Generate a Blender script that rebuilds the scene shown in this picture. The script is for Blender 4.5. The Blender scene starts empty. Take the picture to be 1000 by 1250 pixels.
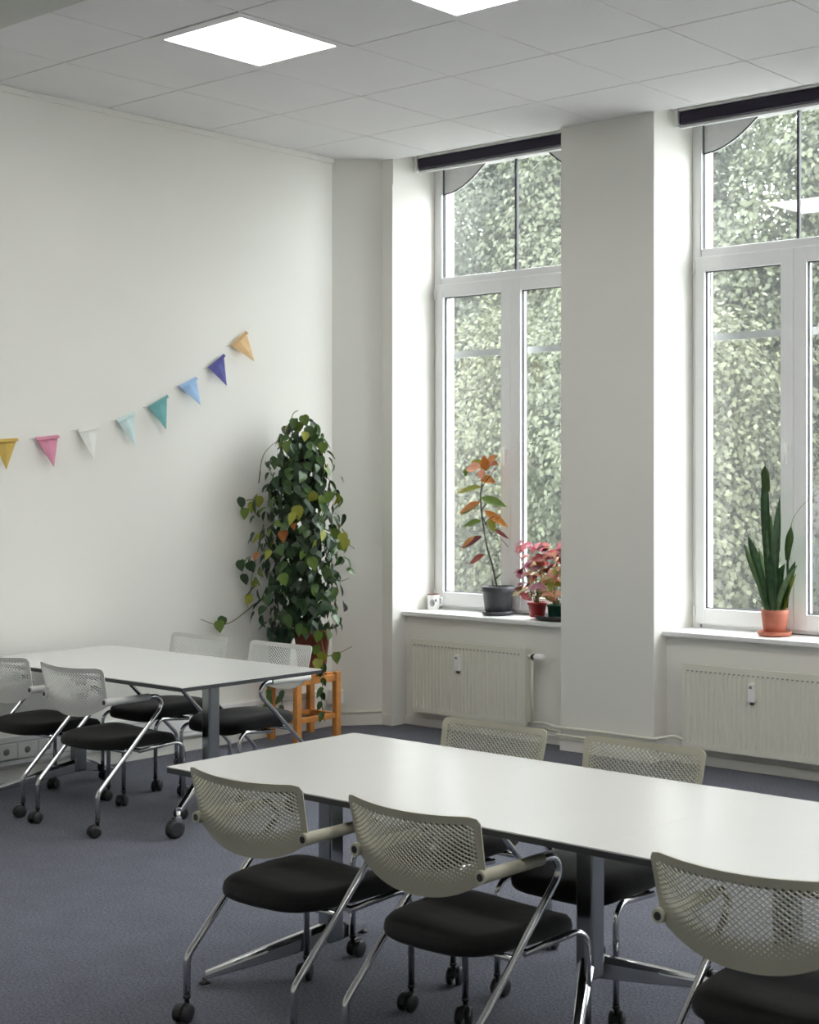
import bpy, bmesh, math, random
import numpy as np
from mathutils import Vector, Matrix, Euler
PI = math.pi
scene = bpy.context.scene
COL = scene.collection

# ------------------------------------------------------------------ camera
F_PX, CX, CY, YAW, EYE = 1836.4, 756.6, 582.35, 0.65192, 1.737
cam_d = bpy.data.cameras.new('camera')
cam_d.sensor_fit = 'HORIZONTAL'
cam_d.sensor_width = 36.0
cam_d.lens = 36.0 * F_PX / 1000.0
cam_d.shift_x = (500.0 - CX) / 1000.0
cam_d.shift_y = -(625.0 - CY) / 1000.0
cam_d.clip_end = 200
cam = bpy.data.objects.new('camera', cam_d)
COL.objects.link(cam)
cam.location = (0, 0, EYE)
cam.rotation_euler = (PI / 2, 0, YAW)
scene.camera = cam
cam_d.dof.use_dof = True
cam_d.dof.focus_distance = 6.5
cam_d.dof.aperture_fstop = 8.0

# ------------------------------------------------------------------ world (overcast sky), exposure
world = bpy.data.worlds.new('overcast_sky')
scene.world = world
world.use_nodes = True
wn = world.node_tree
bg = wn.nodes['Background']
tc = wn.nodes.new('ShaderNodeTexCoord')
ns = wn.nodes.new('ShaderNodeTexNoise')
ns.inputs['Scale'].default_value = 2.2
ns.inputs['Detail'].default_value = 4
rp = wn.nodes.new('ShaderNodeValToRGB')
rp.color_ramp.elements[0].color = (0.84, 0.89, 0.95, 1)
rp.color_ramp.elements[1].color = (1.0, 1.0, 1.0, 1)
wn.links.new(tc.outputs['Generated'], ns.inputs['Vector'])
wn.links.new(ns.outputs['Fac'], rp.inputs['Fac'])
wn.links.new(rp.outputs['Color'], bg.inputs['Color'])
SKY = 6.6
LAMP = 4.9
bg.inputs['Strength'].default_value = SKY
vs = scene.view_settings
vs.view_transform = 'Standard'
vs.look = 'None'
vs.exposure = 1.17
vs.gamma = 1.0
vs.use_curve_mapping = False
scene.cycles.use_denoising = True
scene.cycles.max_bounces = 12
scene.cycles.diffuse_bounces = 7
scene.cycles.transparent_max_bounces = 16
scene.cycles.sample_clamp_indirect = 8.0
scene.cycles.caustics_reflective = False
scene.cycles.caustics_refractive = False

# ------------------------------------------------------------------ pixel helpers (a pixel gives a direction, the plane gives the distance)
VD = np.array([-math.sin(YAW), math.cos(YAW)])
VR = np.array([math.cos(YAW), math.sin(YAW)])
def px(x, y, Y=None, X=None):
    v = VD + (x - CX) / F_PX * VR
    D = Y / v[1] if Y is not None else X / v[0]
    return Vector((D * v[0], D * v[1], EYE - (y - CY) * D / F_PX))

# ------------------------------------------------------------------ materials
MATS = {}
def mat(name, col, rough=0.6, metal=0.0, var=0.06, scale=20.0, bump=0.0, bscale=None, spec=0.5, coat=0.0, sheen=0.0, island=0.0, transl=0.0, emit=None):
    if name in MATS: return MATS[name]
    m = bpy.data.materials.new(name)
    m.use_nodes = True
    nt = m.node_tree
    b = nt.nodes['Principled BSDF']
    b.inputs['Roughness'].default_value = rough
    b.inputs['Metallic'].default_value = metal
    b.inputs['Specular IOR Level'].default_value = spec
    if coat: b.inputs['Coat Weight'].default_value = coat
    if sheen: b.inputs['Sheen Weight'].default_value = sheen
    t = nt.nodes.new('ShaderNodeTexCoord')
    n = nt.nodes.new('ShaderNodeTexNoise')
    n.inputs['Scale'].default_value = scale
    n.inputs['Detail'].default_value = 5
    nt.links.new(t.outputs['Object'], n.inputs['Vector'])
    hsv = nt.nodes.new('ShaderNodeHueSaturation')
    hsv.inputs['Color'].default_value = (*col, 1)
    mr = nt.nodes.new('ShaderNodeMapRange')
    mr.inputs['From Min'].default_value = 0.25
    mr.inputs['From Max'].default_value = 0.75
    mr.inputs['To Min'].default_value = 1 - var
    mr.inputs['To Max'].default_value = 1 + var
    nt.links.new(n.outputs['Fac'], mr.inputs['Value'])
    last = mr.outputs['Result']
    if island:
        g = nt.nodes.new('ShaderNodeNewGeometry')
        m2 = nt.nodes.new('ShaderNodeMapRange')
        m2.inputs['To Min'].default_value = 1 - island
        m2.inputs['To Max'].default_value = 1 + island
        nt.links.new(g.outputs['Random Per Island'], m2.inputs['Value'])
        mu = nt.nodes.new('ShaderNodeMath'); mu.operation = 'MULTIPLY'
        nt.links.new(last, mu.inputs[0]); nt.links.new(m2.outputs['Result'], mu.inputs[1])
        last = mu.outputs[0]
    nt.links.new(last, hsv.inputs['Value'])
    nt.links.new(hsv.outputs['Color'], b.inputs['Base Color'])
    if bump:
        nb = nt.nodes.new('ShaderNodeTexNoise')
        nb.inputs['Scale'].default_value = bscale or scale
        nb.inputs['Detail'].default_value = 3
        nt.links.new(t.outputs['Object'], nb.inputs['Vector'])
        bp = nt.nodes.new('ShaderNodeBump')
        bp.inputs['Strength'].default_value = bump
        bp.inputs['Distance'].default_value = 0.004
        nt.links.new(nb.outputs['Fac'], bp.inputs['Height'])
        nt.links.new(bp.outputs['Normal'], b.inputs['Normal'])
    if emit:
        b.inputs['Emission Color'].default_value = (*emit[0], 1)
        b.inputs['Emission Strength'].default_value = emit[1]
    if transl:
        tr = nt.nodes.new('ShaderNodeBsdfTranslucent')
        nt.links.new(hsv.outputs['Color'], tr.inputs['Color'])
        mx = nt.nodes.new('ShaderNodeMixShader')
        mx.inputs['Fac'].default_value = transl
        out = nt.nodes['Material Output']
        nt.links.new(b.outputs['BSDF'], mx.inputs[1])
        nt.links.new(tr.outputs['BSDF'], mx.inputs[2])
        nt.links.new(mx.outputs['Shader'], out.inputs['Surface'])
    MATS[name] = m
    return m

def glass_mat():
    m = bpy.data.materials.new('window_glass')
    m.use_nodes = True
    nt = m.node_tree
    nt.nodes.remove(nt.nodes['Principled BSDF'])
    out = nt.nodes['Material Output']
    tr = nt.nodes.new('ShaderNodeBsdfTransparent')
    tr.inputs['Color'].default_value = (0.965, 0.985, 0.975, 1)
    gl = nt.nodes.new('ShaderNodeBsdfGlossy')
    gl.inputs['Roughness'].default_value = 0.0
    # Schlick reflectance, the same for both faces of the thin pane
    g = nt.nodes.new('ShaderNodeNewGeometry')
    dt = nt.nodes.new('ShaderNodeVectorMath'); dt.operation = 'DOT_PRODUCT'
    nt.links.new(g.outputs['Normal'], dt.inputs[0]); nt.links.new(g.outputs['Incoming'], dt.inputs[1])
    def op(kind, *ins):
        n = nt.nodes.new('ShaderNodeMath'); n.operation = kind
        for k, i in enumerate(ins):
            if isinstance(i, (int, float)): n.inputs[k].default_value = i
            else: nt.links.new(i, n.inputs[k])
        return n.outputs[0]
    fac = op('ADD', op('MULTIPLY', op('POWER', op('SUBTRACT', 1.0, op('ABSOLUTE', dt.outputs['Value'])), 5.0), 0.92), 0.075)
    mx = nt.nodes.new('ShaderNodeMixShader')
    nt.links.new(fac, mx.inputs['Fac'])
    nt.links.new(tr.outputs['BSDF'], mx.inputs[1])
    nt.links.new(gl.outputs['BSDF'], mx.inputs[2])
    haze_veil = nt.nodes.new('ShaderNodeBsdfTranslucent')  # translucent share added to lay a pale haze over the view
    haze_veil.inputs['Color'].default_value = (0.8, 0.84, 0.84, 1)
    m2 = nt.nodes.new('ShaderNodeMixShader')
    m2.inputs['Fac'].default_value = 0.016
    nt.links.new(mx.outputs['Shader'], m2.inputs[1])
    nt.links.new(haze_veil.outputs['BSDF'], m2.inputs[2])
    nt.links.new(m2.outputs['Shader'], out.inputs['Surface'])
    return m

def carpet_mat():
    m = mat('carpet', (0.078, 0.083, 0.112), 0.95, var=0.12, scale=6, spec=0.1, sheen=0.15)
    nt = m.node_tree
    b = nt.nodes['Principled BSDF']
    hsv = [n for n in nt.nodes if n.type == 'HUE_SAT'][0]
    t = [n for n in nt.nodes if n.type == 'TEX_COORD'][0]
    n2 = nt.nodes.new('ShaderNodeTexNoise'); n2.inputs['Scale'].default_value = 105; n2.inputs['Detail'].default_value = 3
    nt.links.new(t.outputs['Object'], n2.inputs['Vector'])
    r = nt.nodes.new('ShaderNodeValToRGB')
    r.color_ramp.elements[0].position = 0.3; r.color_ramp.elements[0].color = (0.036, 0.039, 0.055, 1)
    r.color_ramp.elements[1].position = 0.7; r.color_ramp.elements[1].color = (0.14, 0.146, 0.186, 1)
    nt.links.new(n2.outputs['Fac'], r.inputs['Fac'])
    nt.links.new(r.outputs['Color'], hsv.inputs['Color'])
    bp = nt.nodes.new('ShaderNodeBump'); bp.inputs['Strength'].default_value = 0.5; bp.inputs['Distance'].default_value = 0.004
    nt.links.new(n2.outputs['Fac'], bp.inputs['Height'])
    nt.links.new(bp.outputs['Normal'], b.inputs['Normal'])
    return m

M = dict(
    wall=mat('wall_paint', (0.80, 0.788, 0.742), 0.85, var=0.012, scale=1.5, bump=0.08, bscale=60, spec=0.2),
    ceil=mat('ceiling_tile', (0.75, 0.735, 0.735), 0.9, var=0.02, scale=3, bump=0.15, bscale=120, spec=0.15),
    grid=mat('ceiling_grid', (0.42, 0.42, 0.41), 0.7),
    carpet=carpet_mat(),
    frame=mat('white_pvc', (0.84, 0.84, 0.84), 0.35, var=0.01),
    sill=mat('sill_white', (0.82, 0.82, 0.81), 0.4, var=0.02),
    seal=mat('rubber_seal', (0.05, 0.05, 0.06), 0.6),
    spandrel=mat('spandrel_grey', (0.80, 0.80, 0.79), 0.7),
    extwall=mat('exterior_render', (0.86, 0.85, 0.82), 0.9, var=0.04),
    glass=glass_mat(),
    blind=mat('blind_dark', (0.022, 0.018, 0.034), 0.5, var=0.1, scale=8, spec=0.25),
    alu=mat('blind_alu', (0.75, 0.75, 0.75), 0.4),
    table=mat('table_laminate', (0.63, 0.625, 0.605), 0.22, var=0.012, scale=5),
    edge=mat('table_edge', (0.035, 0.037, 0.04), 0.4),
    chrome=mat('chrome', (0.72, 0.73, 0.74), 0.13, metal=1.0, var=0.02),
    column=mat('column_metal', (0.34, 0.36, 0.37), 0.22, metal=1.0, var=0.03),
    plastic=mat('chair_plastic', (0.50, 0.49, 0.385), 0.45, var=0.015, scale=12),
    seat=mat('seat_fabric', (0.013, 0.013, 0.0125), 0.9, var=0.2, scale=70, bump=0.9, bscale=7, spec=0.15, sheen=0.12),
    rubber=mat('black_plastic', (0.022, 0.022, 0.024), 0.45),
    rad=mat('radiator_enamel', (0.74, 0.735, 0.635), 0.4, var=0.015),
    raddark=mat('rib_shade_and_dark_insets', (0.25, 0.25, 0.21), 0.6),  # dark grey for painted rib-top shade, meter display and socket wells
    white=mat('white_plastic', (0.84, 0.84, 0.82), 0.35, var=0.02),
    wood=mat('orange_wood', (0.56, 0.235, 0.06), 0.5, var=0.28, scale=14),
    terracotta=mat('terracotta', (0.46, 0.145, 0.09), 0.65, var=0.1, scale=18),
    brownpot=mat('brown_pot', (0.22, 0.055, 0.03), 0.6, var=0.15),
    greenpot=mat('green_pot', (0.012, 0.07, 0.045), 0.45),
    redpot=mat('red_pot', (0.36, 0.022, 0.022), 0.45),
    greypot=mat('grey_pot', (0.052, 0.054, 0.062), 0.45, var=0.06),
    soil=mat('soil', (0.045, 0.03, 0.02), 0.95, var=0.4, scale=60),
    stem=mat('stem_brown', (0.13, 0.105, 0.055), 0.7, var=0.2),
    vine=mat('vine_green', (0.16, 0.17, 0.06), 0.6, var=0.2),
    darkstem=mat('dark_stem', (0.05, 0.045, 0.035), 0.7, var=0.2),
    outbar=mat('outer_bar_grey', (0.30, 0.305, 0.30), 0.7),
    plasticw=mat('chair_plastic_light', (0.72, 0.72, 0.69), 0.45, var=0.015, scale=12),
    bark=mat('bark', (0.11, 0.095, 0.075), 0.9, var=0.3, scale=9),
)
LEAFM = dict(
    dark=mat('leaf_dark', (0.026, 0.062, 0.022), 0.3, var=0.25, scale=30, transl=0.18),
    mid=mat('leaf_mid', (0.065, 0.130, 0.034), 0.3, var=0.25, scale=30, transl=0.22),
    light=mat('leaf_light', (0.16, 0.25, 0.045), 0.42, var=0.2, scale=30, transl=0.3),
    yellow=mat('leaf_yellow', (0.36, 0.38, 0.055), 0.45, var=0.2, scale=30, transl=0.3),
    rust=mat('leaf_rust', (0.42, 0.14, 0.03), 0.6, var=0.25, scale=30, transl=0.25),
    olive=mat('leaf_olive', (0.34, 0.36, 0.06), 0.45, var=0.3, scale=40, transl=0.3),
    orange=mat('leaf_orange', (0.60, 0.25, 0.05), 0.45, var=0.35, scale=40, transl=0.3),
    red=mat('leaf_red', (0.34, 0.055, 0.04), 0.45, var=0.35, scale=40, transl=0.25),
    wine=mat('leaf_wine', (0.19, 0.03, 0.035), 0.45, var=0.3, scale=40, transl=0.2),
    pink=mat('leaf_pink', (0.78, 0.26, 0.32), 0.5, var=0.35, scale=40, transl=0.3),
    mauve=mat('leaf_mauve', (0.62, 0.32, 0.40), 0.5, var=0.35, scale=40, transl=0.3),
    peach=mat('leaf_peach', (0.80, 0.44, 0.30), 0.5, var=0.3, scale=40, transl=0.3),
    cream=mat('leaf_cream', (0.76, 0.68, 0.42), 0.5, var=0.3, scale=40, transl=0.3),
    snake=mat('leaf_snake', (0.045, 0.110, 0.042), 0.38, var=0.45, scale=26, transl=0.12),
    snakelight=mat('leaf_snake_light', (0.16, 0.26, 0.11), 0.4, var=0.35, scale=26, transl=0.15),
)

# ------------------------------------------------------------------ mesh builder
class MB:
    def __init__(self): self.v, self.f, self.sm = [], [], []
    def add(self, verts, faces, smooth=False):
        o = len(self.v)
        self.v += [tuple(p) for p in verts]
        self.f += [tuple(i + o for i in f) for f in faces]
        self.sm += [smooth] * len(faces)
        return self
    def box(self, x0, x1, y0, y1, z0, z1):
        v = [(x0, y0, z0), (x1, y0, z0), (x1, y1, z0), (x0, y1, z0), (x0, y0, z1), (x1, y0, z1), (x1, y1, z1), (x0, y1, z1)]
        return self.add(v, [(0, 3, 2, 1), (4, 5, 6, 7), (0, 1, 5, 4), (1, 2, 6, 5), (2, 3, 7, 6), (3, 0, 4, 7)])
    def prism(self, poly, z0, z1):
        n = len(poly)
        v = [(x, y, z0) for x, y in poly] + [(x, y, z1) for x, y in poly]
        return self.add(v, [tuple(range(n))[::-1], tuple(range(n, 2 * n))] + [(i, (i + 1) % n, n + (i + 1) % n, n + i) for i in range(n)])
    def prism_y(self, poly, y0, y1):   # poly in x,z (counter-clockwise seen from -y)
        n = len(poly)
        v = [(x, y0, z) for x, z in poly] + [(x, y1, z) for x, z in poly]
        return self.add(v, [tuple(range(n)), tuple(range(n, 2 * n))[::-1]] + [(i, n + i, n + (i + 1) % n, (i + 1) % n) for i in range(n)])
    def tube(self, pts, r, seg=8, cap=True, r1=None):
        pts = [Vector(p) for p in pts]
        n = len(pts)
        t0 = (pts[1] - pts[0]).normalized()
        u = t0.orthogonal().normalized()
        vs_, prev = [], t0
        for i, p in enumerate(pts):
            t = (pts[min(i + 1, n - 1)] - pts[max(i - 1, 0)]).normalized()
            q = prev.rotation_difference(t)
            u = (q @ u).normalized()
            u = (u - t * u.dot(t)).normalized()
            w = t.cross(u)
            prev = t
            rr = r if r1 is None else r + (r1 - r) * i / (n - 1)
            for k in range(seg):
                a = 2 * PI * k / seg
                vs_.append(p + u * math.cos(a) * rr + w * math.sin(a) * rr)
        fs = []
        for i in range(n - 1):
            for k in range(seg):
                a, b = i * seg + k, i * seg + (k + 1) % seg
                fs.append((a, b, b + seg, a + seg))
        self.add(vs_, fs, True)
        if cap:
            o = len(self.v) - n * seg
            self.f.append(tuple(o + k for k in range(seg))[::-1]); self.sm.append(False)
            self.f.append(tuple(o + (n - 1) * seg + k for k in range(seg))); self.sm.append(False)
        return self
    def lathe(self, prof, c=(0, 0, 0), seg=24, axis='z', smooth=True):
        vs_, n = [], len(prof)
        for r, h in prof:
            for k in range(seg):
                a = 2 * PI * k / seg
                x, y = r * math.cos(a), r * math.sin(a)
                p = (x, y, h) if axis == 'z' else ((h, x, y) if axis == 'x' else (y, h, x))
                vs_.append((p[0] + c[0], p[1] + c[1], p[2] + c[2]))
        fs = [(i * seg + k, i * seg + (k + 1) % seg, (i + 1) * seg + (k + 1) % seg, (i + 1) * seg + k) for i in range(n - 1) for k in range(seg)]
        self.add(vs_, fs, smooth)
        o = len(self.v) - n * seg
        self.f.append(tuple(o + k for k in range(seg))[::-1]); self.sm.append(False)
        self.f.append(tuple(o + (n - 1) * seg + k for k in range(seg))); self.sm.append(False)
        return self
    def mesh(self, name, m, org=(0, 0, 0), bevel=0.0, bseg=2):
        me = bpy.data.meshes.new(name)
        org = Vector(org)
        me.from_pydata([Vector(p) - org for p in self.v], [], self.f)
        me.polygons.foreach_set('use_smooth', self.sm)
        if bevel:
            bm = bmesh.new(); bm.from_mesh(me)
            bmesh.ops.remove_doubles(bm, verts=bm.verts, dist=1e-5)
            es = [e for e in bm.edges if len(e.link_faces) == 2 and e.calc_face_angle(0) > 0.6]
            bmesh.ops.bevel(bm, geom=es, offset=bevel, segments=bseg, profile=0.5, affect='EDGES', clamp_overlap=True)
            bm.to_mesh(me); bm.free()
        me.materials.append(m)
        me.update()
        return me
    def build(self, name, m, parent=None, bevel=0.0, loc=None, bseg=2):
        org = parent_org(parent) if loc is None else loc
        o = obj(name, self.mesh(name, m, org, bevel, bseg), parent)
        if parent is None and loc is not None: o.location = loc
        return o

ORG = {}
def parent_org(p): return ORG.get(p.name, (0, 0, 0)) if p is not None else (0, 0, 0)
def obj(name, me, parent=None, loc=None):
    o = bpy.data.objects.new(name, me)
    COL.objects.link(o)
    if parent is not None:
        o.parent = parent
        ORG[o.name] = parent_org(parent)
    if loc is not None: o.location = loc
    return o
def tag(o, label=None, cat=None, group=None, kind=None):
    if label: o['label'] = label
    if cat: o['category'] = cat
    if group: o['group'] = group
    if kind: o['kind'] = kind
    return o
def thing(name, loc, label, cat, group=None, kind=None):
    o = obj(name, None)
    o.location = loc
    o.empty_display_size = 0.1
    ORG[o.name] = tuple(loc)
    return tag(o, label, cat, group, kind)
def struct(o): o['kind'] = 'structure'; return o
def copy_tree(o, parent=None):
    c = o.copy()
    COL.objects.link(c)
    if parent is not None: c.parent = parent
    for ch in o.children: copy_tree(ch, c)
    return c
def fillet(pts, rad, n=6):
    pts = [Vector(p) for p in pts]
    out = [pts[0]]
    for i in range(1, len(pts) - 1):
        a, b, c = pts[i - 1], pts[i], pts[i + 1]
        d1, d2 = (a - b).normalized(), (c - b).normalized()
        th = d1.angle(d2)
        r = rad if not isinstance(rad, (list, tuple)) else rad[i - 1]
        L = min(r / math.tan(th / 2), (a - b).length * 0.48, (c - b).length * 0.9)
        r = L * math.tan(th / 2)
        ctr = b + (d1 + d2).normalized() * (r / math.sin(th / 2))
        s, e = b + d1 * L - ctr, b + d2 * L - ctr
        ang = s.angle(e); ax = s.cross(e).normalized()
        for k in range(n + 1): out.append(ctr + Matrix.Rotation(ang * k / n, 3, ax) @ s)
    out.append(pts[-1])
    return out
def smooth_path(pts, n=6):
    P = [Vector(p) for p in pts]
    P = [P[0] * 2 - P[1]] + P + [P[-1] * 2 - P[-2]]
    out = []
    for i in range(1, len(P) - 2):
        for k in range(n):
            t = k / n
            a, b, c, d = P[i - 1], P[i], P[i + 1], P[i + 2]
            out.append(0.5 * ((2 * b) + (c - a) * t + (2 * a - 5 * b + 4 * c - d) * t * t + (3 * b - a - 3 * c + d) * t ** 3))
    out.append(P[-2])
    return out

# ================================================================== THE ROOM
XL, YW, ZC = -7.97, 7.39, 3.959
XR, YR = 3.6, -2.5
TILE, BX, AY = 0.729, -7.2587, 3.8747
WIN = [(-7.631, -6.110), (-5.378, -3.857), (-3.125, -1.604), (-0.872, 0.649), (1.381, 2.902)]
YN, YF, YO = 7.52, 7.80, 7.93      # niche back, window frame front, outer face of the wall
ZS = 0.795
CH = [(XL, 7.131), (-7.737, YW)]   # chamfered corner

struct(MB().box(XL - 0.3, XR + 0.3, YR - 0.3, YO, -0.25, 0.0).build('floor', M['carpet']))
struct(MB().box(XL - 0.3, XL, YR, YO, 0, 4.25).build('wall_left', M['wall']))
struct(MB().box(XR, XR + 0.3, YR, YO, 0, 4.25).build('wall_right', M['wall']))
struct(MB().box(XL, XR, YR - 0.3, YR, 0, 4.25).build('wall_rear', M['wall']))
struct(MB().prism([(XL, CH[0][1]), (CH[1][0], YW), (CH[1][0], YO), (XL, YO)], 0, 4.25).build('wall_corner', M['wall']))
edges = [CH[1][0]] + [x for p in WIN for x in p] + [XR]
for i in range(0, len(edges), 2):
    struct(MB().box(edges[i], edges[i + 1], YW, YO, 0, 4.25).build('wall_back', M['wall']))
for a, b in WIN:
    struct(MB().box(a, b, YN, YO, 0, ZS - 0.03).build('wall_back', M['wall']))
    struct(MB().box(a, b, YW + 0.03, YO, 4.0, 4.25).build('wall_back', M['wall']))
# corner bead on the left reveal
struct(MB().box(-7.668, -7.631, YW - 0.006, YW, 0.10, 3.78).build('trim_2', M['wall']))

# ceiling with single tiles
ceiling = struct(MB().box(XL, XR, YR, YW + 0.03, ZC + 0.012, ZC + 0.05).build('ceiling', M['grid']))
LIGHTS = [(kx, ky) for ky in (1, -3) for kx in (1, 3, 5, 7, 9, 11, 13)]
tile_mesh = {}
def tile(x0, x1, y0, y1):
    key = (round(x1 - x0, 3), round(y1 - y0, 3))
    if key not in tile_mesh:
        g = 0.0035
        tile_mesh[key] = MB().box(g, key[0] - g, g, key[1] - g, 0, 0.012).mesh('ceiling_tile', M['ceil'], bevel=0.002, bseg=1)
    obj('ceiling_tile', tile_mesh[key], ceiling, (x0, y0, ZC))
for kx in range(-1, 15):
    for ky in range(-9, 5):
        if (kx, ky) in LIGHTS: continue
        x0, x1 = max(BX + kx * TILE, XL), min(BX + (kx + 1) * TILE, XR)
        y0, y1 = max(AY + ky * TILE, YR), AY + (ky + 1) * TILE
        if ky == 4: y1 = min(y1, YW + 0.03)
        if x1 - x0 > 0.02: tile(x0, x1, y0, y1)
struct(MB().box(XL, XR, 3.30, 3.775, 3.80, ZC).build('ceiling_beam', mat('beam_shaded_paint', (0.56, 0.56, 0.52), 0.9, var=0.02)))  # paint greyed so the underside looks unlit; shade put into the colour
struct(MB().box(XL, XL + 0.022, 3.775, 7.13, ZC - 0.035, ZC).build('trim_1', M['wall'], bevel=0.004))
# baseboards
struct(MB().box(XL, XL + 0.015, YR, 7.12, 0, 0.075).build('baseboard_left', M['wall'], bevel=0.003))
dx, dy = 0.7071 * 0.015, -0.7071 * 0.015
struct(MB().prism([CH[0], (CH[0][0] + dx, CH[0][1] + dy), (CH[1][0] + dx, CH[1][1] + dy), CH[1]], 0, 0.08).build('baseboard_corner', M['wall'], bevel=0.003))
bb = MB()
for i in range(0, len(edges), 2):
    bb.box(edges[i] + (0.012 if i == 0 else 0), edges[i + 1], YW - 0.014, YW, 0, 0.08)
for a, b in WIN:
    bb.box(a, b, YN - 0.014, YN, 0, 0.06)
struct(bb.build('baseboard_back', M['wall'], bevel=0.003))

# ceiling lights (the room's lamps)
lamp_mat = mat('light_diffuser', (0.9, 0.9, 0.9), 0.5, emit=((1.0, 0.985, 0.95), LAMP))
light_proto = None
for (kx, ky) in LIGHTS:
    x0, y0 = BX + kx * TILE, AY + ky * TILE
    c = (x0 + TILE / 2, y0 + TILE / 2, ZC - 0.002)
    if (kx, ky) == (1, 1): lab = 'square lit ceiling panel over the long white table beside the pennants'
    elif (kx, ky) == (3, 1): lab = 'square lit ceiling panel above the gap between the two rows of tables'
    else: lab = 'square lit ceiling panel over the unseen rest of the room'
    if light_proto is None:
        L = thing('ceiling_light', c, lab, 'ceiling light', 'ceiling light panels')
        fr = MB(); h = TILE / 2 - 0.004
        for s in (-1, 1):
            fr.box(c[0] + s * h - (0.055 if s > 0 else 0), c[0] + s * h + (0.055 if s < 0 else 0), c[1] - h, c[1] + h, ZC - 0.004, ZC + 0.012)
            fr.box(c[0] - h + 0.055, c[0] + h - 0.055, c[1] + s * h - (0.055 if s > 0 else 0), c[1] + s * h + (0.055 if s < 0 else 0), ZC - 0.004, ZC + 0.012)
        fr.build('light_frame', M['ceil'], L)
        MB().box(c[0] - h + 0.05, c[0] + h - 0.05, c[1] - h + 0.05, c[1] + h - 0.05, ZC + 0.001, ZC + 0.011).build('diffuser', lamp_mat, L)
        light_proto = L
    else:
        L = copy_tree(light_proto); L.location = c; L['label'] = lab

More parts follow.
